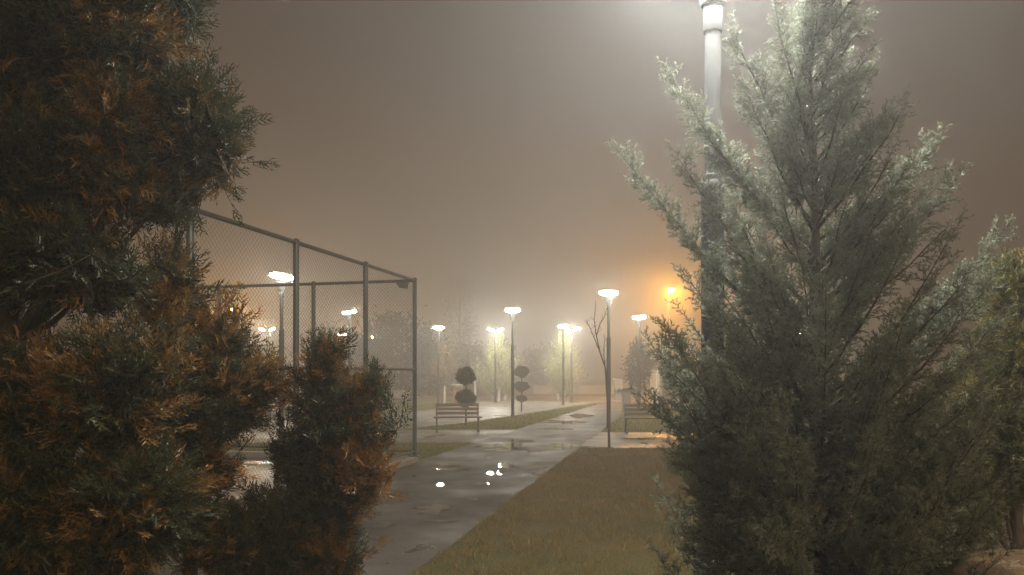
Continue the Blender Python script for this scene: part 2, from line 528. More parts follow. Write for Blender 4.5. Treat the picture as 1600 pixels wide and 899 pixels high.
def poly_sampler(poly):
    P = np.array(poly)
    def f(n):
        lo = P.min(0); hi = P.max(0)
        q = lo + RNG.random((n*3, 2)) * (hi - lo)
        ins = np.zeros(len(q), bool)
        for i in range(len(P)):
            a = P[i]; b = P[(i+1) % len(P)]
            c = ((a[1] > q[:, 1]) != (b[1] > q[:, 1]))
            with np.errstate(divide='ignore', invalid='ignore'):
                xi = (b[0]-a[0]) * (q[:, 1]-a[1]) / (b[1]-a[1]) + a[0]
            ins ^= c & (q[:, 0] < xi)
        return q[ins][:n]
    return f
G3 = (0.125, 0.155, 0.018)
for nm, poly, n, lab in [
        ('verge_grass', [(fx(21.7), 21.7), (-3.2, 21.5), gp(735, 661), gp(800, 651.5), gp(880, 638), (fx(40), 40)], 26000, 'green grass of the wedge verge between the two paths'),
        ('verge_grass', [(rx(20.8), 20.8), (9, 20.8), (9, 32), (rx(32), 32)], 20000, 'green grass around the bench right of the path'),
        ('verge_grass', [(fx(14.3), 14.3), (fx(17.4), 17.4), (-9, 17.4), (-9, 16.0)], 14000, 'green grass strip behind the court corner'),
        ('verge_grass', [gp(590, 650), gp(700, 636), gp(735, 630), gp(590, 629)], 14000, 'green grass beyond the branching path')]:
    o = grass(nm, n, poly_sampler(poly), 0.03, 0.07, 0.008, (G3, (0.19, 0.18, 0.034)))
    o['label'] = lab; o['category'] = 'grass'

# ------------------------------------------------------------------ chain-link fence round the court
fence = empty('chain_link_fence', (fx(13.86), 13.86, 0))
tag(fence, 'tall green chain-link fence with tube posts around the wet sports court', 'fence')
FZ = 3.42
O = Vector((fx(13.86), 13.86, 0))
step = 2.1
def local(p): return tuple(Vector(p) - O)
wire_mesh_cache = {}
def wire_panel(a, b, z0, z1):
    """diagonal woven wires clipped to the panel rectangle"""
    a = Vector(a); b = Vector(b)
    u = (b - a); W = u.length; u.normalize()
    H = z1 - z0
    nrm = Vector((u.y, -u.x, 0))
    V = []; Q = []
    pitch = 0.072
    r = 0.0019
    for sgn in (1, -1):
        k = -H if sgn == 1 else 0.0
        end = W if sgn == 1 else W + H
        while k < end:
            # line x = k + sgn*z
            if sgn == 1:
                za = max(0, -k); zb = min(H, W - k)
            else:
                za = max(0, k - W); zb = min(H, k)
            if zb - za > 0.02:
                pts = []
                for z in (za, zb):
                    x = k + sgn * z
                    pts.append(a + u * x + Vector((0, 0, z0 + z)) + nrm * (0.0018 * sgn))
                t = (pts[1] - pts[0]).normalized(); s_ = t.cross(nrm).normalized()
                bi = len(V)
                for p in pts:
                    for q in range(3):
                        an = 2*math.pi*q/3
                        V.append(tuple(p + (nrm*math.cos(an) + s_*math.sin(an)) * r - O))
                for q in range(3):
                    Q.append((bi+q, bi+(q+1) % 3, bi+3+(q+1) % 3, bi+3+q))
            k += pitch
    return V, Q
front = [O - d * step * i for i in range(6)]
back = [O + e_ * step * i for i in range(7)]
def fpost(p, top=FZ, r=0.040):
    q = Vector(p) - O
    MB().tube([(q.x, q.y, 0), (q.x, q.y, top)], r, 12).build('post', M_POST, fence, smooth=True)
    MB().lathe([(r+.006, top), (r+.006, top+.012), (r*.6, top+.03), (.004, top+.036)], (q.x, q.y, 0), 12).build('post_cap', M_POST, fence, smooth=True)
    MB().box((q.x, q.y, 0.112), (.17, .17, .014)).build('base_plate', M_POST, fence)
for p in front + back[1:]:
    fpost(p)
def frail(a, b, z, r):
    a = Vector(a) - O; b = Vector(b) - O
    MB().tube([(a.x, a.y, z), (b.x, b.y, z)], r, 10).build('rail', M_POST, fence, smooth=True)
for seq in (front, back):
    for a, b in zip(seq[:-1], seq[1:]):
        frail(a, b, FZ - 0.02, 0.030)
        frail(a, b, 0.20, 0.020)
        if seq is front:
            frail(a, b, 1.735, 0.022)
        V, Q = wire_panel(a, b, 0.21, FZ - 0.04)
        w = mesh_np('wire_mesh', V, Q, M_WIRE, fence)
        w['kind'] = 'stuff'
# corner gusset
gq = e_ * 0.42
gm = MB()
gm.v = [tuple(e_*.12 + Vector((0, .008*s, FZ-.03))) for s in (-1, 1)] + [tuple(e_*.40 + Vector((0, .008*s, FZ-.03))) for s in (-1, 1)] + [tuple(e_*.14 + Vector((0, .008*s, FZ-.17))) for s in (-1, 1)] + [tuple(e_*.30 + Vector((0, .008*s, FZ-.15))) for s in (-1, 1)]
gm.f = [(0, 2, 6, 4), (1, 5, 7, 3), (0, 1, 3, 2), (2, 3, 7, 6), (6, 7, 5, 4), (4, 5, 1, 0)]
gm.build('corner_plate', M_POST, fence)

# ------------------------------------------------------------------ park lamps
RING_Z = 4.05
def arc_tube(rad, a0, a1, tw, th, n=26, m=8, z=0.0):
    V = []; F = []
    for i in range(n+1):
        a = a0 + (a1-a0)*i/n
        taper = 1.0 if 0 < i < n else 0.5
        for k in range(m):
            q = 2*math.pi*k/m
            rr = rad + math.cos(q)*tw*taper
            V.append((rr*math.cos(a), rr*math.sin(a), z + math.sin(q)*th*taper))
    for i in range(n):
        for k in range(m):
            F.append((i*m+k, i*m+(k+1) % m, (i+1)*m+(k+1) % m, (i+1)*m+k))
    F.append(tuple(range(m)))
    F.append(tuple(n*m+k for k in reversed(range(m))))
    return V, F
def pole_parts(root):
    MB().lathe([(.062, 0.0), (.062, 2.68), (.058, 2.72), (.046, 2.735)], n=20).build('lower_pole', M_POLE_LO, root, smooth=True)
    MB().lathe([(.13, .001), (.13, .018), (.075, .024), (.070, .10), (.0635, .11)], n=20).build('base_flange', M_POLE_LO, root, smooth=True)
    MB().lathe([(.043, 2.72), (.043, 3.56)], n=20).build('upper_pole', M_POLE_UP, root, smooth=True)
    MB().lathe([(.050, 2.70), (.050, 2.76), (.044, 2.765)], n=20).build('pole_joint', M_POLE_UP, root, smooth=True)
    MB().lathe([(.049, 3.545), (.051, 3.55), (.051, 3.70), (.046, 3.71)], n=20).build('collar', M_POLE_UP, root, smooth=True)
def make_lamp():
    root = empty('park_lamp')
    pole_parts(root)
    # trumpet of ribs flaring up to the ring
    for k in range(5):
        a = R(90) + 2*math.pi*k/5
        pts = []; 
        for t in np.linspace(0, 1, 8):
            r = 0.040 + 0.150 * t**1.9
            z = 3.69 + 0.30 * t
            pts.append((r*math.cos(a), r*math.sin(a), z))
        MB().tube(pts, [.019 - .007*t for t in np.linspace(0, 1, 8)], 7).build('rib', M_POLE_UP, root, smooth=True)
    MB().lathe([(.048, 3.69), (.066, 3.70), (.072, 3.75), (.092, 3.83), (.125, 3.90), (.165, 3.955), (.188, 3.982), (.182, 3.986), (.12, 3.91), (.07, 3.83), (.01, 3.80)], n=24).build('cup', M_POLE_UP, root, smooth=True)
    V, F = arc_tube(0.238, 0, 2*math.pi, .034, .050, 40, 8)
    mb = MB(); mb.v = V; mb.f = F[:-2]
    ring = mb.build('light_ring', M_RING, root, smooth=True)
    ring.location = (0, 0, RING_Z)
    V, F = arc_tube(0.245, 0, 2*math.pi, .050, .012, 40, 8, 0.0)
    mb = MB(); mb.v = V; mb.f = F[:-2]
    cap = mb.build('ring_cap_shield', M_POLE_UP, root, smooth=True)
    cap.location = (0, 0, RING_Z + 0.060)
    sk = MB(); n = 32
    for r_, z_ in ((.200, -.062), (.200, .05), (.192, .05), (.192, -.062)):
        sk.v += [(r_*math.cos(2*math.pi*k/n), r_*math.sin(2*math.pi*k/n), z_) for k in range(n)]
    for q in range(4):
        sk.f += [(q*n+k, q*n+(k+1) % n, ((q+1) % 4)*n+(k+1) % n, ((q+1) % 4)*n+k) for k in range(n)]
    shield = sk.build('ring_cap_shield', M_POLE_UP, root, smooth=True)  # inner skirt added to keep the ring's light off cup and ribs
    shield.location = (0, 0, RING_Z)
    return root
lamp0 = make_lamp()
def put_lamp(first, proto, px, Y, yaw, tilt, roll, label, group):
    o = proto if first else copy_tree(proto)
    o.location = ((px - 800) / FPX * Y, Y, 0)
    o.rotation_euler = (0, 0, R(yaw))
    for ch in o.children:
        if ch.name.startswith(('light_ring', 'ring_cap_shield', 'light_head')):
            ch.rotation_euler = (R(tilt), R(roll), 0)
    tag(o, label, 'lamp', group)
    return o
GL = 'ring-headed lamps along the park paths'
LAMPS = [
    (1113.5, 4.06, 0, 0, 0, 'nearest lamp post, its pole rising behind the blue-green conifer'),
    (951, 22.07, 0, 11, 0, 'lit ring lamp beside the bare sapling and the right bench'),
    (801, 28.2, 0, 11, 0, 'lit ring lamp in the verge just right of the left bench'),
    (685, 39.1, 0, 8, 0, 'lit ring lamp with the small pale-leaved tree at its foot'),
    (880, 38.0, 0, 8, -6, 'lit ring lamp in front of the right lit conifer'),
    (999, 31.8, 0, 8, -6, 'lit ring lamp above the dark oval tree by the kiosk'),
    (440, 18.25, 0, 10, 12, 'brightest lit ring lamp seen through the chain-link fence'),
    (546, 29.1, 0, 8, -8, 'lit ring lamp behind the fence, above the small bronze shrub'),
    (535, 46.4, 0, 8, 0, 'small far lit ring lamp low behind the fence'),
    (1252, 44.0, 0, 8, 0, 'far white lamp glinting through the middle of the blue-green conifer'),
]
for i, (px, Y, yaw, tilt, roll, lab) in enumerate(LAMPS):
    put_lamp(i == 0, lamp0, px, Y, yaw, tilt, roll, lab, GL)
for ch in lamp0.children:            # nearest lamp's emission raised to brighten the tree, lawn and fog
    if ch.name.startswith('light_ring'):
        ch.data = ch.data.copy(); ch.data.materials[0] = M_NEAR

def make_twin():
    root = empty('twin_head_lamp')
    pole_parts(root)
    for s in (-1, 1):
        pts = [(s*(.02 + .16*t), 0, 3.72 + .30*t**.8) for t in np.linspace(0, 1, 6)]
        MB().tube(pts, .018, 7).build('arm', M_POLE_UP, root, smooth=True)
        mb = MB()
        prof = []
        n = 14
        for i in range(n+1):
            t = i/n
            r = 0.065 * math.sin(math.pi * min(max(t*.94+.03, 0), 1))**.6
            prof.append((s*(.12 + .30*t), 0, 4.00 + .11*t, r))
        b = 0
        for x, y, z, r in prof:
            for k in range(8):
                q = 2*math.pi*k/8
                mb.v.append((x, y + r*math.cos(q)*1.1, z + r*math.sin(q)*.75))
        for i in range(n):
            for k in range(8):
                f = (i*8+k, i*8+(k+1) % 8, (i+1)*8+(k+1) % 8, (i+1)*8+k)
                mb.f.append(f)
        mb.build('light_head', M_TWIN, root, smooth=True)
        mb2 = MB().box((s*.27, 0, 4.112), (.30, .12, .014), ry=-s*.36, bevel=.005)
        mb2.build('head_cover', M_POLE_UP, root)
    return root
twin0 = make_twin()
for i, (px, Y, yaw, lab) in enumerate([
        (774, 41.4, 0, 'far twin-headed lamp at the top of the left lit conifer'),
        (893, 40.6, 0, 'far twin-headed lamp at the top of the right lit conifer'),
        (417, 40.9, 10, 'far twin-headed lamp behind the court fence at left')]):
    o = twin0 if i == 0 else copy_tree(twin0)
    o.location = ((px - 800) / FPX * Y, Y, 0); o.rotation_euler = (0, 0, R(yaw))
    tag(o, lab, 'lamp', 'twin-headed lamps')

def sodium(px, py, Y, yaw, lab, first=None):
    if first is None:
        root = empty('street_lamp')
        H = 7.0
        MB().lathe([(.11, 0), (.10, .4), (.07, .45), (.045, H-.5)], n=14).build('pole', M_POLE_LO, root, smooth=True)
        pts = [(0, 0, H-.5), (0, -.05, H-.2), (0, -.25, H-.03), (0, -.6, H+.06)]
        MB().tube(pts, .035, 8).build('arm', M_POLE_LO, root, smooth=True)
        mb = MB().lathe([(.02, .09), (.11, .07), (.17, .02), (.17, 0), (.15, -.01)], (0, -.80, H), 16)
        mb.build('lamp_housing', M_POLE_LO, root, smooth=True)
        mb = MB().lathe([(.01, -.17), (.08, -.155), (.13, -.10), (.148, -.015), (.148, -.012)], (0, -.80, H), 16)
        mb.build('globe', M_SODIUM, root, smooth=True)
    else:
        root = copy_tree(first)
    z = CAM_H + (HORIZON - py) / FPX * Y
    s = z / 6.92
    root.scale = (s, s, s)
    root.location = ((px - 800) / FPX * Y, Y + .8*s, 0)
    tag(root, lab, 'lamp', 'orange street lamps')
    return root
s0 = sodium(1049, 454, 46, 0, 'glowing orange street lamp left of the near pole')
sodium(362, 484, 60, 0, 'orange street lamp shining through the twigs left of the fence', s0)
sodium(583, 527, 66, 0, 'orange street lamp glowing through the dark trees behind the fence', s0)

# ------------------------------------------------------------------ benches
def make_bench():
    root = empty('park_bench')
    w = 1.34
    for s in (-1, 1):
        x = s * (w/2 - .09)
        fr = MB()
        fr.tube([(x, -.30, 0), (x, -.24, .20), (x, -.20, .385)], [.026, .022, .024], 8)
        fr.tube([(x, .17, 0), (x, .08, .20), (x, .02, .385)], [.026, .022, .024], 8)
        fr.tube([(x, -.24, .385), (x, .16, .385)], .022, 8)
        fr.build('leg', M_IRON, root, smooth=True)
        MB().tube([(x, .12, .37), (x, .19, .55), (x, .245, .80)], [.022, .02, .016], 8).build('back_support', M_IRON, root, smooth=True)
    for k in range(4):
        MB().box((0, -.245 + k*.108, .42), (w, .085, .034), bevel=.006).build('seat_slat', M_BENCH, root)
    for k in range(3):
        z = .52 + k*.115
        MB().box((0, .165 + k*.036 - .032, z), (w - .12, .03, .082), rx=-.30, bevel=.006).build('back_slat', M_BENCH, root)
    return root
b0 = make_bench()
for i, (x, y, rz, lab) in enumerate([
        (-1.53, 20.75, 6, 'slatted park bench left of the path, in front of the two-ball topiary'),
        (3.72, 20.35, -3, 'slatted park bench right of the path, half hidden by the conifer'),
        (-8.55, 24.3, 8, 'slatted park bench far left, glimpsed between the bushes through the fence'),
        (-5.2, 35.6, 62, 'far dark bench on the grass behind the fence corner post')]):
    o = b0 if i == 0 else copy_tree(b0)
    o.location = (x, y, 0.008 if y < 22 else 0.007)
    o.rotation_euler = (0, 0, R(rz))
    tag(o, lab, 'bench', 'park benches')

# ------------------------------------------------------------------ foliage machinery
def norm(a): return a / np.maximum(np.linalg.norm(a, axis=-1, keepdims=True), 1e-9)

def sprig_template(rng, nside, wid, side_len, ang, flat, sub=0):
    """one spray of scale leaves along +Z, unit length; every twiglet is a narrow tapered blade"""
    V = []; T = []; 
    def blade(p, q, w0, w1, t0, t1):
        dv = q - p
        s = np.cross(dv, rng.normal(size=3)); s /= np.linalg.norm(s) + 1e-9
        V.extend([p - s*w0, p + s*w0, q + dv*.08]); T.extend([t0, t0, t1])
    ax = [np.array([0, 0, 0.]), np.array([.03, .02, .5]), np.array([-.02, .03, 1.])]
    blade(ax[0], ax[1], wid, wid*.9, 0, .5)
    blade(ax[1], ax[2], wid*.9, wid*.4, .5, 1)
    for i in range(nside):
        t = .08 + .88*(i + rng.uniform(-.3, .3))/nside
        t = min(max(t, 0.03), .97)
        p = ax[0]*(1-2*t) + ax[1]*2*t if t < .5 else ax[1]*(2-2*t) + ax[2]*(2*t-1)
        ro = (i % 2) * math.pi + rng.normal(0, .35 if flat else 0) + (0 if flat else i*2.4)
        a = ang * rng.uniform(.75, 1.25)
        L_ = side_len * (1.0 - .62*t) * rng.uniform(.7, 1.25)
        dv = np.array([math.sin(a)*math.cos(ro), math.sin(a)*math.sin(ro), math.cos(a)])
        q = p + dv*L_
        blade(p, q, wid*.85, wid*.4, t, min(1, t+.35))
        for j in range(sub):
            u = .35 + .4*j
            pp = p*(1-u) + q*u
            a2 = a + (-.75 if j % 2 else .7)*rng.uniform(.7, 1.2)
            dv2 = np.array([math.sin(a2)*math.cos(ro + rng.normal(0, .3)), math.sin(a2)*math.sin(ro), math.cos(a2)])
            blade(pp, pp + dv2*L_*.45, wid*.8, wid*.4, t, min(1, t+.4))
    return np.array(V), np.array(T)

def instance(templates, P, D, S, C, Ctip, rng):
    """place sprigs: positions, directions, lengths, colours"""
    m = len(P)
    which = rng.integers(0, len(templates), m)
    Vs = []; Cs = []
    for k, (tv, tt) in enumerate(templates):
        sel = which == k
        p = P[sel]; dz = norm(D[sel]); s = S[sel]
        if not len(p): continue
        x = norm(np.cross(dz, rng.normal(size=dz.shape))); y = np.cross(dz, x)
        Rm = np.stack([x, y, dz], 2)
        v = np.einsum('mij,nj->mni', Rm, tv) * s[:, None, None] + p[:, None, :]
        c = C[sel][:, None, :]*(1-tt[None, :, None]) + Ctip[sel][:, None, :]*tt[None, :, None]
        Vs.append(v.reshape(-1, 3)); Cs.append(c.reshape(-1, 3))
    V = np.concatenate(Vs); Cc = np.concatenate(Cs)
    Q = np.arange(len(V)).reshape(-1, 3)
    return V, Q, Cc

class Tubes:
    def __init__(s): s.V = []; s.Q = []; s.n = 0
    def add(s, pts, rad, sides=5):
        pts = np.asarray(pts, float); k = len(pts)
        rad = np.broadcast_to(np.asarray(rad, float), (k,))
        t = np.gradient(pts, axis=0); t = norm(t)
        ref = np.array([.31, .17, .93]) if abs(t[0] @ np.array([.31, .17, .93])) < .9 else np.array([1., 0, 0])
        u = norm(np.cross(t, ref)); w = np.cross(t, u)
        a = 2*np.pi*np.arange(sides)/sides
        v = pts[:, None, :] + (u[:, None, :]*np.cos(a)[None, :, None] + w[:, None, :]*np.sin(a)[None, :, None])*rad[:, None, None]
        s.V.append(v.reshape(-1, 3))
        i = np.arange(k-1)[:, None]*sides; j = np.arange(sides)[None, :]; j2 = (j+1) % sides
        q = np.stack([i+j, i+j2, i+sides+j2, i+sides+j], -1).reshape(-1, 4) + s.n
        s.Q.append(q); s.n += k*sides
    def build(s, name, mat, parent):
        return mesh_np(name, np.concatenate(s.V), np.concatenate(s.Q), mat, parent, smooth=True)

def curve3(a, b, sag, n=7):
    """branch from a to b leaving more horizontally and rising"""
    t = np.linspace(0, 1, n)[:, None]
    p = a*(1-t) + b*t
    p[:, 2] -= (sag*np.sin(np.pi*t[:, 0]))
    return p

def pal(k, cols):
    """colour along a list of colours by k in 0..1"""
    cols = np.array(cols); x = np.clip(k, 0, .9999)*(len(cols)-1)
    i = x.astype(int); f = (x - i)[:, None]
    return cols[i]*(1-f) + cols[i+1]*f

def droplets(name, P, r, parent):
    """hanging water drops: small octahedra, rounded by smooth shading"""
    base = np.array([[1, 0, 0], [-1, 0, 0], [0, 1, 0], [0, -1, 0], [0, 0, 1.0], [0, 0, -1.0]])
    f = np.array([[0, 2, 4], [2, 1, 4], [1, 3, 4], [3, 0, 4], [2, 0, 5], [1, 2, 5], [3, 1, 5], [0, 3, 5]])
    # one subdivision
    V = list(map(tuple, base)); F = []
    for tri in f:
        m_ = []
        for a, b in ((0, 1), (1, 2), (2, 0)):
            q = base[tri[a]] + base[tri[b]]; q /= np.linalg.norm(q); V.append(tuple(q)); m_.append(len(V)-1)
        F += [(tri[0], m_[0], m_[2]), (m_[0], tri[1], m_[1]), (m_[2], m_[1], tri[2]), (m_[0], m_[1], m_[2])]
    V = np.array(V); F = np.array(F)
    rr = r * RNG.uniform(.5, 1.3, len(P))
    W = V[None]*rr[:, None, None] + P[:, None, :]
    Q = (F[None] + (np.arange(len(P))*len(V))[:, None, None]).reshape(-1, 3)
    o = mesh_np(name, W.reshape(-1, 3), None, M_DROP, parent, smooth=True, tris=Q)
    o['kind'] = 'stuff'
    return o

def rebase(o_list, loc):
    """shift mesh data so that the thing's empty can stand at its base"""
    for o in o_list:
        me = o.data
        n = len(me.vertices)
        c = np.empty(n*3, dtype=np.float32); me.vertices.foreach_get('co', c)
        c = c.reshape(-1, 3) - np.array(loc, dtype=np.float32)
        me.vertices.foreach_set('co', c.ravel()); me.update()

# ---- conifer built from ascending plume branches (tips drive the outline)
def plume_conifer(name, base, H, profile, nbr, tmpl, cols, tipcol, leaf, label, cat, rng, extra_tips=(), elev=(38, 58),
                  sec_gap=.042, sec_len=.17, sprig_gap=.02, sprig=.055, trunk_r=.05, zmin=.3, group=None, drops=0, bark=M_BARK,
                  start=.22, lime=None, secr=.0022):
    base = np.array(base, float)
    root = empty(name, tuple(base)); tag(root, label, cat, group)
    tb = Tubes(); br = Tubes()
    lean = np.array([rng.normal(0, .02), rng.normal(0, .02), 0])
    def trunk(z): return base + lean*z + np.array([.012*math.sin(z*3.1), .012*math.cos(z*2.3), z])
    zz = np.linspace(0, H*.97, 14)
    tb.add([trunk(z) for z in zz], [trunk_r*(1-.93*z/H) + .003 for z in zz], 8)
    tips = []
    zs = np.array([p[0] for p in profile]); rs = np.array([p[1] for p in profile])
    for i in range(nbr):
        zt = zmin + (H - zmin) * (1 - (1-(i+.5)/nbr)**1.0)
        az = i*2.39996 + rng.normal(0, .25)
        r = np.interp(zt, zs, rs) * rng.uniform(.62, 1.08)
        tips.append((base + np.array([math.cos(az)*r, math.sin(az)*r, zt]), rng.uniform(*elev), 1.0))
    for t in extra_tips:
        tips.append((np.array(t[:3], float), t[3] if len(t) > 3 else 40, .5))
    P = []; D = []; S = []; K = []; TP = []
    for tip, el, gapk in tips:
        dxy = tip[:2] - base[:2]
        r = np.linalg.norm(dxy)
        z0 = max(tip[2] - base[2] - r*math.tan(R(el)), .12*rng.uniform(.6, 1.5))
        a = trunk(min(z0, H*.95))
        pts = curve3(a, tip, .10*r, 8)
        pts[1:-1] += rng.normal(0, .008*max(r, .3), (6, 3))
        Lb = np.linalg.norm(np.diff(pts, axis=0), axis=1).sum()
        br.add(pts, np.linspace(min(.010, .004 + .009*Lb)*trunk_r/.05, .0015, 8), 5)
        ns = max(3, int(Lb*(1-start)/(sec_gap*gapk)))
        bright = rng.random()
        for j in range(ns + 1):
            t = start + (1-start)*(j + rng.uniform(-.3, .3))/ns
            t = min(max(t, 0), 1)
            x = t*7; k = min(int(x), 6)
            p = pts[k]*(1-(x-k)) + pts[k+1]*(x-k)
            ax = norm(pts[k+1]-pts[k])
            if j == ns:
                dv = ax; Ls = sec_len*.7; p = pts[-1]
            else:
                side = norm(np.cross(ax, rng.normal(size=3)))
                dv = norm(ax*rng.uniform(.6, 1.0) + side*rng.uniform(.55, .95) + np.array([0, 0, .15]))
                Ls = sec_len*(1.05-.65*t)*rng.uniform(.6, 1.2)*(1.35 if gapk < 1 else 1.0)
            q = p + dv*Ls
            br.add([p, q], [secr, secr*.5], 3)
            m = max(2, int(Ls/sprig_gap))
            u = (np.arange(m) + rng.random(m))/m
            pp = p[None] + (q-p)[None]*u[:, None]
            sd = norm(np.cross(np.repeat(dv[None], m, 0), rng.normal(size=(m, 3))))
            dd = norm(dv[None] + sd*rng.uniform(.4, 1.0, (m, 1)))
            P.append(pp); D.append(dd); S.append(sprig*rng.uniform(.6, 1.25, m)*(1.1-.35*u))
            K.append(np.clip(np.full(m, .25 + .5*bright) + rng.normal(0, .16, m) + .12*t, 0, 1))
    P = np.concatenate(P); D = np.concatenate(D); S = np.concatenate(S); K = np.concatenate(K)
    C = pal(K, cols); Ct = C*.45 + np.array(tipcol)*.55
    V, Q, Cc = instance(tmpl, P, D, S, C, Ct, rng)
    parts = [tb.build('trunk', bark, root), br.build('branches', bark, root), mesh_np('foliage', V, None, leaf, root, cols=Cc, tris=Q)]
    if drops:
        sel = rng.choice(len(P), drops)
        parts.append(droplets('water_droplets', P[sel] + norm(D[sel])*S[sel][:, None]*.95, .0021, root))
    if lime:
        lt = Tubes(); z2 = np.linspace(0.0, lime, 5)
        lt.add([trunk(z) for z in z2], [trunk_r*(1-.93*z/H) + .008 for z in z2], 10)
        parts.append(lt.build('limewash_band', M_LIME, root))
    rebase(parts, base)
    return root

# ---- cypress / thuja built from lobes of fanned tufts
def lobe_tree(name, base, trunk_pts, trunk_r, lobes, tmpl, label, cat, rng, sprig=.085, shoot=(.10, .19), gap=.034, drops=0, cols=None, tipcol=None,
              tufts_per=1.0, fan=.55, up=.45, group=None, dropr=.0026):
    root = empty(name, tuple(base)); tag(root, label, cat, group)
    tb = Tubes(); br = Tubes()
    tp = np.array(trunk_pts, float)
    tb.add(tp, np.linspace(trunk_r, trunk_r*.25, len(tp)), 9)
    P = []; D = []; S = []; K = []; KB = []
    for c, rad, n, bronze in lobes:
        c = np.array(c, float); rad = np.array(rad, float)
        # limb from the trunk
        k = np.argmin(np.linalg.norm(tp - (c - np.array([0, 0, .35])), axis=1))
        br.add(curve3(tp[k], c, .05, 7), np.linspace(.017, .006, 7), 6)
        n = int(n*tufts_per)
        for i in range(n):
            z = 1 - 2*(i+.5)/n; ph = i*2.39996 + rng.normal(0, .2)
            s = math.sqrt(1-z*z)
            o = np.array([s*math.cos(ph), s*math.sin(ph), z])
            nr = norm(o/rad)
            depth = rng.uniform(.66, .96) if rng.random() < .8 else rng.uniform(.3, .6)
            tipc = c + o*rad*depth
            ax = norm(nr*1.0 + np.array([0, 0, up]) + rng.normal(0, .22, 3))
            Lt = rng.uniform(*shoot)*1.25
            b = tipc - ax*Lt
            br.add(curve3(c + (b-c)*.15, b, .02, 4), [.005, .004, .003, .0025], 4)
            isb = rng.random() < bronze*.68
            kb = rng.uniform(.6, 1.0) if isb else rng.uniform(0, .42)
            ns = rng.integers(5, 9)
            for q in range(ns):
                dv = norm(ax + fan*rng.normal(size=3)*.8)
                Ls = Lt*rng.uniform(.6, 1.15)
                e = b + dv*Ls
                mid = b + dv*Ls*.5 + rng.normal(0, .006, 3) + np.array([0, 0, -.004])
                br.add([b, mid, e], [.0024, .0018, .0011], 3)
                m = max(3, int(Ls/gap))
                u = (np.arange(m)+rng.random(m))/m
                pp = b + (e-b)*u[:, None]
                sd = norm(np.cross(np.repeat(dv[None], m, 0), rng.normal(size=(m, 3))))
                dd = norm(dv[None] + sd*rng.uniform(.3, .9, (m, 1)) + np.array([0, 0, .1]))
                P.append(pp); D.append(dd); S.append(sprig*rng.uniform(.6, 1.2, m)*(1.05-.4*u))
                K.append(np.clip(kb + rng.normal(0, .1, m), 0, 1))
                KB.append(np.full(m, 1.0 if isb else .12))
                # a spray at the very tip
                P.append(e[None]-dv*.01); D.append(dv[None]); S.append(np.array([sprig*rng.uniform(.7, 1.0)])); K.append(np.array([kb])); KB.append(np.array([1.0 if isb else .25]))
    P = np.concatenate(P); D = np.concatenate(D); S = np.concatenate(S); K = np.concatenate(K); KB = np.concatenate(KB)
    C = pal(K, cols); w = (.7*KB)[:, None]
    Ct = C*(1-w) + np.array(tipcol)*w
    V, Q, Cc = instance(tmpl, P, D, S, C, Ct, rng)
    parts = [tb.build('trunk', M_BARK, root), br.build('branches', M_BARK, root), mesh_np('foliage', V, None, M_LEAF, root, cols=Cc, tris=Q)]
    if drops:
        sel = rng.choice(len(P), drops)
        parts.append(droplets('water_droplets', P[sel] + norm(D[sel])*S[sel][:, None], dropr, root))
    rebase(parts, base)
    return root

rg = np.random.default_rng(5)
T_PLUME = [sprig_template(rg, 11, .050, .50, .80, False, sub=1) for _ in range(5)]
T_SPRAY = [sprig_template(rg, 9, .042, .55, .72, True, sub=2) for _ in range(6)]
T_COARSE = [sprig_template(rg, 12, .09, .55, .8, False) for _ in range(4)]

# ------------------------------------------------------------------ the blue-green conifer at the right
YT = 3.2
def tp(px, py, Y, el=42): return (*at(px, py, Y), el)
ex = [tp(975, 248, 3.15, 42), tp(1052, 126, 3.25, 50), tp(1150, 60, 3.2, 58), tp(1345, 104, 3.2, 62), tp(1065, 255, 3.05, 45), tp(1100, 210, 3.3, 45), tp(1458, 222, 3.2, 50),
      tp(1492, 285, 3.1, 48), tp(1562, 366, 3.3, 42), tp(1420, 330, 3.0, 50), tp(1022, 545, 3.15, 40), tp(1008, 625, 3.1, 30), tp(1078, 440, 3.2, 42), tp(1060, 720, 3.1, 25),
      tp(1550, 520, 3.2, 40), tp(1545, 440, 3.1, 45), tp(1080, 830, 3.1, 15), tp(1215, 30, 3.1, 62), tp(1290, -20, 3.2, 75), tp(1255, -10, 3.2, 75),
      tp(1170, 150, 3.1, 55), tp(1375, 190, 3.1, 58), tp(1150, 330, 2.9, 47), tp(1180, 420, 2.75, 45), tp(1290, 480, 2.6, 50), tp(1400, 560, 2.65, 45), tp(1220, 640, 2.55, 40)]
for k in range(36):      # the lit left flank is the fullest
    py = 520 + 370*(k+.5)/36
    lo = np.interp(py, [360, 500, 620, 760, 900], [1090, 1050, 1035, 1055, 1085])
    ex.append(tp(lo + 130*((k*0.618) % 1.0), py, 2.85 + .65*((k*0.377) % 1.0), 42 - 20*k/36))
for k in range(14):      # low front skirt
    ex.append(tp(1200 + 260*((k*0.618) % 1.0), 830 + 130*((k*.29) % 1.0), 2.55 + 1.1*((k*0.377) % 1.0), 12))
for k in range(16):      # low right skirt
    ex.append(tp(1470 + 85*((k*0.618) % 1.0), 600 + 290*(k+.5)/16, 2.9 + .6*((k*0.377) % 1.0), 38 - 16*k/16))
prof = [(0, .50), (.45, .62), (.8, .66), (1.21, .70), (1.63, .66), (2.05, .55), (2.46, .40), (2.88, .22), (3.29, .09), (3.45, .03)]
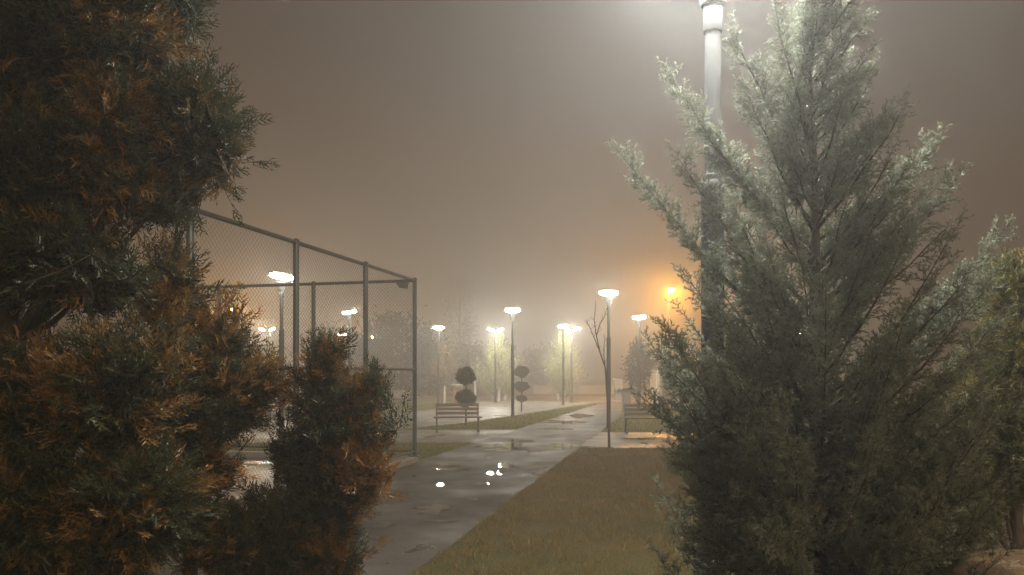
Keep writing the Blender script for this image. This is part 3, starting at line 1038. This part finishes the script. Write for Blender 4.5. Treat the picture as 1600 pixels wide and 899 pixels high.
plume_conifer('blue_cypress', (at(1290, 582, YT)[0], YT, 0), 3.42, prof, 205, T_PLUME,
              [(.090, .106, .080), (.145, .166, .124), (.205, .226, .170)], (.34, .35, .25), M_LEAFB,
              'tall blue-green conifer with feathery plumes in front of the near lamp pole', 'conifer', rg, extra_tips=ex,
              sec_gap=.024, sec_len=.125, sprig_gap=.0165, sprig=.060, drops=500, secr=.0011, zmin=.55)

# ------------------------------------------------------------------ dark bronze-tipped thujas at the left
THC = [(.018, .032, .018), (.028, .044, .022), (.048, .052, .022), (.120, .078, .026), (.190, .105, .032)]
TIP = (.32, .170, .050)
def lobe(px, py, rxp, ryp, Y, n, bronze, ry=None):
    c = at(px, py, Y); s = Y/FPX
    return (c, (rxp*s, (ry or (rxp+ryp)*.5*s), ryp*s), n, bronze)
tb_ = at(15, 582, 2.75)
trunk_pts = [(tb_[0], 2.75, 0), (tb_[0]+.02, 2.75, .6), (tb_[0]-.02, 2.74, 1.2), (tb_[0]+.03, 2.72, 1.8), (tb_[0]+.02, 2.72, 2.4), (tb_[0]+.05, 2.7, 3.0), (tb_[0]+.06, 2.7, 3.5)]
L1 = [lobe(60, 70, 150, 120, 2.65, 75, .22), lobe(190, 40, 75, 100, 2.6, 45, .4), lobe(310, 190, 58, 98, 2.75, 62, .10), lobe(262, 300, 24, 26, 2.75, 12, .1), lobe(268, -5, 46, 58, 2.75, 28, .08),
      lobe(190, 190, 70, 115, 2.62, 46, .4), lobe(55, 250, 120, 120, 2.6, 60, .2), lobe(185, 290, 58, 42, 2.6, 26, .6), lobe(80, 390, 120, 75, 2.55, 50, .2),
      lobe(150, 430, 58, 52, 2.6, 24, .3), lobe(60, 620, 110, 95, 2.5, 55, .5), lobe(185, 600, 105, 110, 2.5, 60, .6), lobe(60, 800, 130, 120, 2.45, 65, .45),
      lobe(210, 770, 110, 100, 2.5, 55, .4), lobe(20, 930, 150, 90, 2.4, 45, .4), lobe(150, 880, 80, 60, 2.45, 26, .4)]
lobe_tree('thuja_tree', (tb_[0], 2.75, 0), trunk_pts, .075, L1, T_SPRAY,
          'huge dark thuja with bronze sprays filling the left edge', 'thuja', rg, sprig=.098, cols=THC, tipcol=TIP, drops=800, tufts_per=.85, dropr=.0038)
# second stem: spires in front of the fence
b2 = at(300, 582, 3.0)
L2 = [lobe(272, 430, 20, 70, 2.95, 26, .75), lobe(258, 525, 40, 84, 2.95, 42, .7), lobe(352, 525, 32, 66, 3.05, 17, .35), lobe(355, 600, 64, 72, 3.05, 54, .30),
      lobe(290, 640, 70, 70, 2.95, 45, .5), lobe(315, 720, 36, 60, 2.95, 26, .55), lobe(408, 580, 18, 32, 3.05, 8, .7), lobe(280, 800, 90, 80, 2.95, 40, .35), lobe(350, 850, 50, 60, 2.95, 20, .4)]
lobe_tree('thuja_tree', (b2[0], 3.0, 0), [(b2[0], 3.0, 0), (b2[0]-.02, 3.0, .5), (b2[0], 2.99, 1.0), (b2[0]-.05, 2.97, 1.6), (b2[0]-.08, 2.95, 2.2)], .045, L2, T_SPRAY,
          'bronze-tipped thuja spires between the huge dark thuja and the fence', 'thuja', rg, sprig=.098, cols=THC, tipcol=TIP, drops=60, up=.85, shoot=(.08, .17), tufts_per=.66)
b3 = at(515, 582, 3.15)
L3 = [lobe(512, 580, 32, 58, 3.15, 36, .4), lobe(520, 660, 64, 78, 3.15, 66, .12), lobe(570, 625, 20, 58, 3.15, 26, .95), lobe(508, 760, 70, 78, 3.15, 62, .06), lobe(440, 810, 90, 70, 3.1, 52, .04),
      lobe(558, 715, 32, 46, 3.1, 28, .9), lobe(465, 690, 24, 50, 3.15, 12, .15), lobe(470, 890, 110, 70, 3.1, 48, .12), lobe(520, 855, 34, 55, 3.1, 26, .5), lobe(400, 880, 70, 60, 3.05, 26, .2)]
lobe_tree('thuja_shrub', (b3[0], 3.15, 0), [(b3[0], 3.15, 0), (b3[0], 3.15, .5), (b3[0]+.01, 3.15, 1.0), (b3[0], 3.15, 1.6)], .03, L3, T_SPRAY,
          'small dark shrub with rusty tips in front of the fence and path', 'shrub', rg, sprig=.092, cols=THC, tipcol=(.27, .118, .036), drops=80, up=.75, shoot=(.08, .17), tufts_per=.5)

# olive thuja behind the stone at the right edge
b4 = at(1587, 582, 4.3)
L4 = [lobe(1585, 470, 45, 90, 4.3, 40, .4), lobe(1575, 580, 60, 90, 4.3, 50, .4), lobe(1570, 690, 62, 80, 4.3, 46, .4), lobe(1640, 560, 60, 150, 4.4, 40, .3), lobe(1530, 640, 40, 90, 4.3, 26, .35), lobe(1625, 720, 60, 60, 4.3, 28, .3), lobe(1525, 770, 36, 60, 4.35, 18, .2), lobe(1560, 740, 40, 50, 4.3, 18, .2)]
lobe_tree('olive_thuja', (b4[0], 4.3, 0), [(b4[0], 4.3, 0), (b4[0]+.01, 4.3, .6), (b4[0]-.01, 4.3, 1.2), (b4[0], 4.3, 2.0)], .05, L4, T_SPRAY,
          'olive-yellow thuja at the right edge, behind the pale stone', 'thuja', rg, sprig=.10,
          cols=[(.075, .078, .024), (.11, .105, .030), (.15, .125, .036), (.18, .14, .044)], tipcol=(.23, .18, .065), tufts_per=1.2, drops=40, up=.7, shoot=(.10, .2))

# ------------------------------------------------------------------ pale stone at the bottom right
def boulder():
    import bmesh
    bm = bmesh.new()
    bmesh.ops.create_cube(bm, size=1.0)
    bmesh.ops.bevel(bm, geom=bm.edges[:], offset=.16, segments=3, affect='EDGES', profile=.5)
    bmesh.ops.subdivide_edges(bm, edges=bm.edges[:], cuts=4, use_grid_fill=True)
    for v in bm.verts:
        p = v.co.copy()
        v.co = Vector((p.x*1.15, p.y*.52, p.z*.99))
        n = p.normalized()
        a = mnoise.fractal(v.co*5, 1.0, 2.0, 5) * .016 + mnoise.noise(v.co*2)*.02
        v.co += n*a
    me = bpy.data.meshes.new('stone_block'); bm.to_mesh(me); bm.free()
    me.polygons.foreach_set('use_smooth', [True]*len(me.polygons))
    me.materials.append(M_STONE)
    o = link(bpy.data.objects.new('stone_block', me))
    x = at(1508, 582, 2.75)[0]
    o.location = (x + .575, 2.75, .485)
    tag(o, 'rough pale stone block with rounded corner at the bottom right', 'stone')
boulder()

# ------------------------------------------------------------------ bare sapling by the path corner
def sapling():
    x, y = gp(952, 700)
    root = empty('bare_sapling', (x, y, 0))
    tag(root, 'thin leafless sapling at the lawn corner beside the lit ring lamp', 'sapling')
    A = lambda px, py: at(px, py, y) - np.array([x, y, 0])
    t = Tubes()
    t.add([A(952, 700), A(951, 660), A(949, 620), A(946, 575)], [.034, .026, .023, .020], 8)
    tr = t.build('trunk', M_BARK, root)
    def limb(pts, r0, dy=0.0):
        tt = Tubes()
        P_ = [A(*p) + np.array([rg.normal(0, .004), dy*i/len(pts), 0]) for i, p in enumerate(pts)]
        tt.add(P_, np.linspace(r0, .005, len(P_)), 6)
        for i in range(1, len(P_)):
            for s in range(4):
                dv = norm(np.array([rg.normal(0, .5), rg.normal(0, .5), .8]))
                p = P_[i]*(1-.24*s) + P_[i-1]*.24*s
                L_ = rg.uniform(.04, .17)
                tt.add([p, p + dv*L_*.5 + rg.normal(0, .006, 3), p + dv*L_], [.005, .004, .0028], 4)
        tt.build('branch', M_BARK, root)
    limb([(946, 575), (938, 552), (932, 525), (929, 500), (931, 474)], .017)
    limb([(946, 577), (944, 556), (944, 540), (946, 527)], .012, .1)
    limb([(932, 525), (937, 508), (943, 498), (947, 484)], .011, -.08)
    limb([(938, 552), (929, 528), (921, 510), (917, 503)], .011, .1)
sapling()

# ------------------------------------------------------------------ topiary
def topiary(px, Y, tiers, label):
    x = (px - 800)/FPX*Y
    root = empty('topiary_tree', (x, Y, 0)); tag(root, label, 'topiary', 'clipped topiary trees')
    t = Tubes()
    top = max(z for z, r, h in tiers)
    t.add([(0, 0, 0), (.01, 0, top*.5), (0, 0, top)], [.035, .03, .02], 8)
    t.build('trunk', M_BARK, root)
    for z, r, h in tiers:
        n = int(1100*(r/.3)**2)
        u = rg.normal(size=(n, 3)); u = norm(u)
        # rounded top, tapering below
        rr = np.where(u[:, 2] < 0, 1 - .25*np.abs(u[:, 2]), 1.0)
        fr = rg.uniform(.55, 1.0, n)**.5
        lum = np.array([1 + .34*mnoise.noise(Vector(q)*1.6 + Vector((px, z*9, 0))) + .10*mnoise.noise(Vector(q)*4) for q in u])
        P = np.stack([u[:, 0]*r*rr, u[:, 1]*r*rr, u[:, 2]*h], 1)*(fr*lum)[:, None] + np.array([0, 0, z])
        D = norm(u + rg.normal(0, .5, (n, 3)))
        K = rg.random(n)
        C = pal(K, [(.028, .040, .018), (.045, .058, .024), (.065, .075, .03)])
        V, Q, Cc = instance(T_COARSE, P - D*.04, D, np.full(n, .085)*rg.uniform(.6, 1.5, n), C, C*1.3, rg)
        mesh_np('clipped_ball', V, None, M_LEAFT, root, cols=Cc, tris=Q)
    return root
topiary(728, 23.0, [(1.56, .285, .27), (.86, .31, .25)], 'two-ball clipped topiary standing just behind the left bench')
topiary(815, 31.5, [(1.70, .30, .22), (1.08, .30, .19), (.56, .20, .12)], 'three-tiered clipped topiary faint in the fog right of the lamp pole')

# ------------------------------------------------------------------ lit conifers further away
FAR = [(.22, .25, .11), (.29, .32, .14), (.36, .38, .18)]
def far_conifer(px, Y, H, r, label, lean=0):
    x = (px - 800)/FPX*Y
    pr = [(0, .6*r), (.2*H, .9*r), (.45*H, r), (.65*H, .8*r), (.85*H, .40*r), (H, .05*r)]
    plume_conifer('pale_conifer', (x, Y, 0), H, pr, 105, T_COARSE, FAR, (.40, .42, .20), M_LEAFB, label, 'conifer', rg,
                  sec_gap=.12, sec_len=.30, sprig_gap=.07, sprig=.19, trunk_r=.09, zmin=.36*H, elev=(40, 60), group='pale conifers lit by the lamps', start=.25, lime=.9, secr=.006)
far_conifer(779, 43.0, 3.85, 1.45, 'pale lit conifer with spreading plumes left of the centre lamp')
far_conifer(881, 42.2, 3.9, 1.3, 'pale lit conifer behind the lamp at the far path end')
# extra limewashed stems beside the pale conifers
def young_tree(px, Y, H, cr, cz, cols, n, label, cat, name, lime=0.0, leafsize=.12, group=None, trunk_r=.04, bark=M_BARK, squash=1.0, gapn=0.0, pointy=0.0, sub=9):
    x = (px - 800)/FPX*Y
    root = empty(name, (x, Y, 0)); tag(root, label, cat, group)
    t = Tubes(); t.add([(0, 0, 0), (.02, .01, H*.35), (-.01, 0, H*.65), (0, 0, H*.92)], [trunk_r, trunk_r*.8, trunk_r*.55, .012], 8)
    t.build('trunk', bark, root)
    b = Tubes(); P = []; D = []; K = []
    ch = (H - cz)/2; cc = cz + ch
    for i in range(sub*3):
        o = norm(rg.normal(size=3))
        w = 1.0 - pointy*max(0, o[2])*.6
        e = np.array([o[0]*cr*w, o[1]*cr*w, cc + o[2]*ch])*np.array([1, 1, 1]) * 1.0
        e = np.array([e[0]*rg.uniform(.6, 1), e[1]*rg.uniform(.6, 1), e[2]])
        s = np.array([0, 0, max(cz*.8, e[2] - rg.uniform(.3, .6)*ch)])
        b.add(curve3(s, e, .03, 5), np.linspace(trunk_r*.3, .006, 5), 5)
        m = n//(sub*3)
        P.append(e + rg.normal(size=(m, 3))*np.array([cr*.22, cr*.22, ch*.17])); D.append(norm(o + rg.normal(0, .7, (m, 3)) + np.array([0, 0, .2])))
        K.append(np.clip(rg.random() + rg.normal(0, .15, m), 0, 1))
    P = np.concatenate(P); D = np.concatenate(D); K = np.concatenate(K)
    b.build('branches', bark, root)
    C = pal(K, cols)
    V, Q, Cc = instance(T_COARSE, P, D, leafsize*rg.uniform(.6, 1.3, len(P)), C, C*1.2, rg)
    mesh_np('crown', V, None, M_LEAFT, root, cols=Cc, tris=Q)
    if lime:
        lt = Tubes(); lt.add([(0, 0, 0), (.015, .006, lime)], [trunk_r + .006, trunk_r*.85 + .006], 10); lt.build('limewash_band', M_LIME, root)
    return root
TAN = [(.16, .11, .055), (.22, .16, .08), (.28, .20, .10)]
DK = [(.030, .036, .022), (.045, .05, .03), (.06, .062, .035)]
young_tree(694, 40.2, 3.0, .62, 1.35, TAN, 700, 'small pale-leaved tree with whitewashed trunk under the far left lamp', 'tree', 'young_tree', lime=.95, leafsize=.13, trunk_r=.05)
young_tree(996, 33.0, 2.95, .56, 1.22, DK, 2600, 'dark oval tree on a thin trunk left of the kiosk', 'tree', 'young_tree', leafsize=.12, pointy=.9, sub=14)
young_tree(789, 45.2, 3.0, .7, 1.5, DK, 900, 'slim tree with whitewashed trunk right of the left pale conifer', 'tree', 'young_tree', lime=1.25, trunk_r=.09, leafsize=.2)
young_tree(872, 45.2, 2.9, .6, 1.5, DK, 700, 'slim tree with whitewashed trunk behind the right pale conifer', 'tree', 'young_tree', lime=1.15, trunk_r=.07, leafsize=.2)
young_tree(742, 47.0, 2.9, .7, 1.5, DK, 700, 'slim tree with whitewashed trunk behind the two-ball topiary', 'tree', 'young_tree', lime=1.15, trunk_r=.07, leafsize=.2)
# dark mass of trees behind the court
for px, Y, H, cr, cz, lab in [(628, 50, 5.2, 2.0, .6, 'dark round tree behind the fence corner post'), (585, 55, 5.0, 1.9, .8, 'dark tree in front of the orange glow behind the fence'),
                              (672, 54, 4.6, 1.7, .5, 'dark tree just left of the far left lamp'), (735, 72, 4.0, 2.2, .3, 'low dark tree in the fog behind the two-ball topiary'),
                              (848, 76, 3.9, 2.4, .3, 'low dark tree in the fog between the two pale conifers'), (505, 58, 5.2, 2.2, .8, 'dark tree in the fog behind the small bronze shrub'),
                              (718, 104, 17.5, 2.2, .8, 'very tall slender tree fading into the fog at centre left')]:
    young_tree(px, Y, H, cr, cz, DK, 1900, lab, 'tree', 'background_tree', leafsize=.34, trunk_r=.14, group='dark trees in the fog', sub=12)

# young sparse spruce left of the conifer's edge
def spruce(px, Y, H):
    x = (px - 800)/FPX*Y
    root = empty('young_spruce', (x, Y, 0)); tag(root, 'thin sparse young spruce with drooping boughs beside the kiosk', 'spruce')
    t = Tubes(); t.add([(0, 0, 0), (.01, 0, H*.5), (0, 0, H)], [.035, .025, .006], 8); t.build('trunk', M_BARK, root)
    b = Tubes(); P = []; D = []
    for i in range(26):
        z = H*(.32 + .64*i/26); az = i*2.4
        L_ = .42*(1 - .6*(i/26))*rg.uniform(.6, 1.1)
        u = np.array([math.cos(az), math.sin(az), 0])
        pts = np.array([[0, 0, z], *(u*L_*k + np.array([0, 0, z - .10*k + .12*k*k]) for k in (.35, .7, 1.0))])
        b.add(pts, [.008, .006, .005, .003], 4)
        for k in np.linspace(.35, 1, 9):
            P.append(u*L_*k + np.array([0, 0, z - .10*k + .12*k*k])); D.append(norm(u + rg.normal(0, .6, 3)))
    b.build('branches', M_BARK, root)
    P = np.array(P); D = np.array(D); n = len(P)
    C = pal(rg.random(n), DK)
    V, Q, Cc = instance(T_COARSE, P, D, np.full(n, .10), C, C*1.1, rg)
    mesh_np('needles', V, None, M_LEAFT, root, cols=Cc, tris=Q)
spruce(1064, 17.8, 2.75)

# ------------------------------------------------------------------ kiosk, planter, bin, far wall
def kiosk():
    x = (1062 - 800)/FPX*39.0
    root = empty('park_kiosk', (x, 39.0, 0)); tag(root, 'small beige boarded kiosk with flat dark roof behind the right bench', 'kiosk')
    w, dp, h = 2.7, 2.2, 2.05
    MB().box((0, 0, h/2), (w-.06, dp-.06, h)).build('wall', M_BEIGE, root)
    for k in range(11):
        z = .10 + k*.185
        MB().box((0, -dp/2, z), (w, .03, .165), bevel=.004).build('board', M_BEIGE, root)
        MB().box((-w/2, 0, z), (.03, dp, .165), bevel=.004).build('board', M_BEIGE, root)
    for sx in (-1, 1):
        MB().box((sx*(w/2+.02), -dp/2-.03, h/2), (.14, .14, h+.02), bevel=.01).build('corner_post', M_WHITE, root)
    rf = MB().box((-.1, -.15, h+.11), (w+1.1, dp+.9, .17), bevel=.02).build('roof', M_ROOF, root)
    dr = MB().box((-.75, -dp/2-.03, .95), (.80, .04, 1.85), bevel=.006).build('door', M_ROOF, root)
    MB().box((-.45, -dp/2-.07, .95), (.03, .05, .12)).build('handle', M_WHITE, dr)
    wd = MB().box((.55, -dp/2-.025, 1.3), (.9, .05, .7), bevel=.006).build('window', M_WHITE, root)
    MB().box((.55, -dp/2-.053, 1.3), (.78, .012, .58)).build('pane', M_GLASS, wd)
kiosk()
def planter():
    x = (979 - 800)/FPX*31.2
    root = empty('concrete_planter', (x, 31.2, 0)); tag(root, 'tall square concrete planter with low dark plants beside the oval tree', 'planter')
    MB().box((0, 0, .40), (.34, .34, .80), bevel=.02).build('pot', M_KERB, root)
    MB().box((0, 0, .83), (.42, .42, .07), bevel=.015).build('rim', M_KERB, root)
    n = 160
    P = np.stack([rg.normal(0.1, .24, n), rg.normal(0, .15, n), np.full(n, .88)], 1); D = norm(rg.normal(0, .6, (n, 3)) + np.array([0, 0, .6]))
    C = pal(rg.random(n), [(.05, .035, .06), (.04, .045, .03), (.08, .06, .07)])
    V, Q, Cc = instance(T_COARSE, P, D, np.full(n, .15), C, C, rg)
    mesh_np('plants', V, None, M_LEAFT, root, cols=Cc, tris=Q)
planter()
def bin_():
    x = (716 - 800)/FPX*38.2
    root = empty('litter_bin', (x, 38.2, 0)); tag(root, 'orange litter bin with pale flared hood left of the topiary', 'bin')
    MB().lathe([(.20, .02), (.22, .05), (.24, .70), (.22, .73)], n=16).build('body', M_ORANGE, root, smooth=True)
    for s in (-1, 1):
        MB().box((s*.20, 0, .82), (.03, .03, .24)).build('hood_post', M_WHITE, root)
    MB().lathe([(.10, .93), (.34, 1.02), (.36, 1.05), (.34, 1.06), (.05, 1.06)], n=16).build('hood', M_WHITE, root, smooth=True)
bin_()
def far_wall():
    root = empty('low_wall', (6.2, 58, 0)); tag(root, 'low pale wall with short pillars at the far end of the path', 'wall')
    MB().box((0, 0, .30), (9.0, .22, .60), bevel=.01).build('wall_panel', M_KERB, root)
    MB().box((0, 0, .64), (9.2, .34, .07), bevel=.01).build('coping', M_KERB, root)
    for k in range(6):
        MB().box((-4.4 + k*1.76, -.16, .34), (.26, .12, .72), bevel=.01).build('pillar', M_KERB, root)
    gpst = empty('gate_post', ((966-800)/FPX*44.5, 44.5, 0)); tag(gpst, 'pale square gate post beyond the planter', 'post')
    MB().box((0, 0, .62), (.46, .46, 1.24), bevel=.02).build('shaft', M_KERB, gpst)
    MB().box((0, 0, 1.28), (.56, .56, .08), bevel=.02).build('cap', M_KERB, gpst)
far_wall()

# ------------------------------------------------------------------ fog
m_, nt_, out_ = new_mat('haze')
pv = N(nt_, 'ShaderNodeVolumePrincipled')
pv.inputs['Color'].default_value = (0.94, 0.94, 0.93, 1)
pv.inputs['Density'].default_value = HAZE_DENSITY
pv.inputs['Anisotropy'].default_value = 0.56
nt_.links.new(pv.outputs[0], out_.inputs['Volume'])
hz = MB().box((0, 80, 7.5), (340, 300, 17.0)).build('haze', m_)
hz['kind'] = 'stuff'
hz['label'] = 'pale night fog filling the park'
hz['category'] = 'fog'
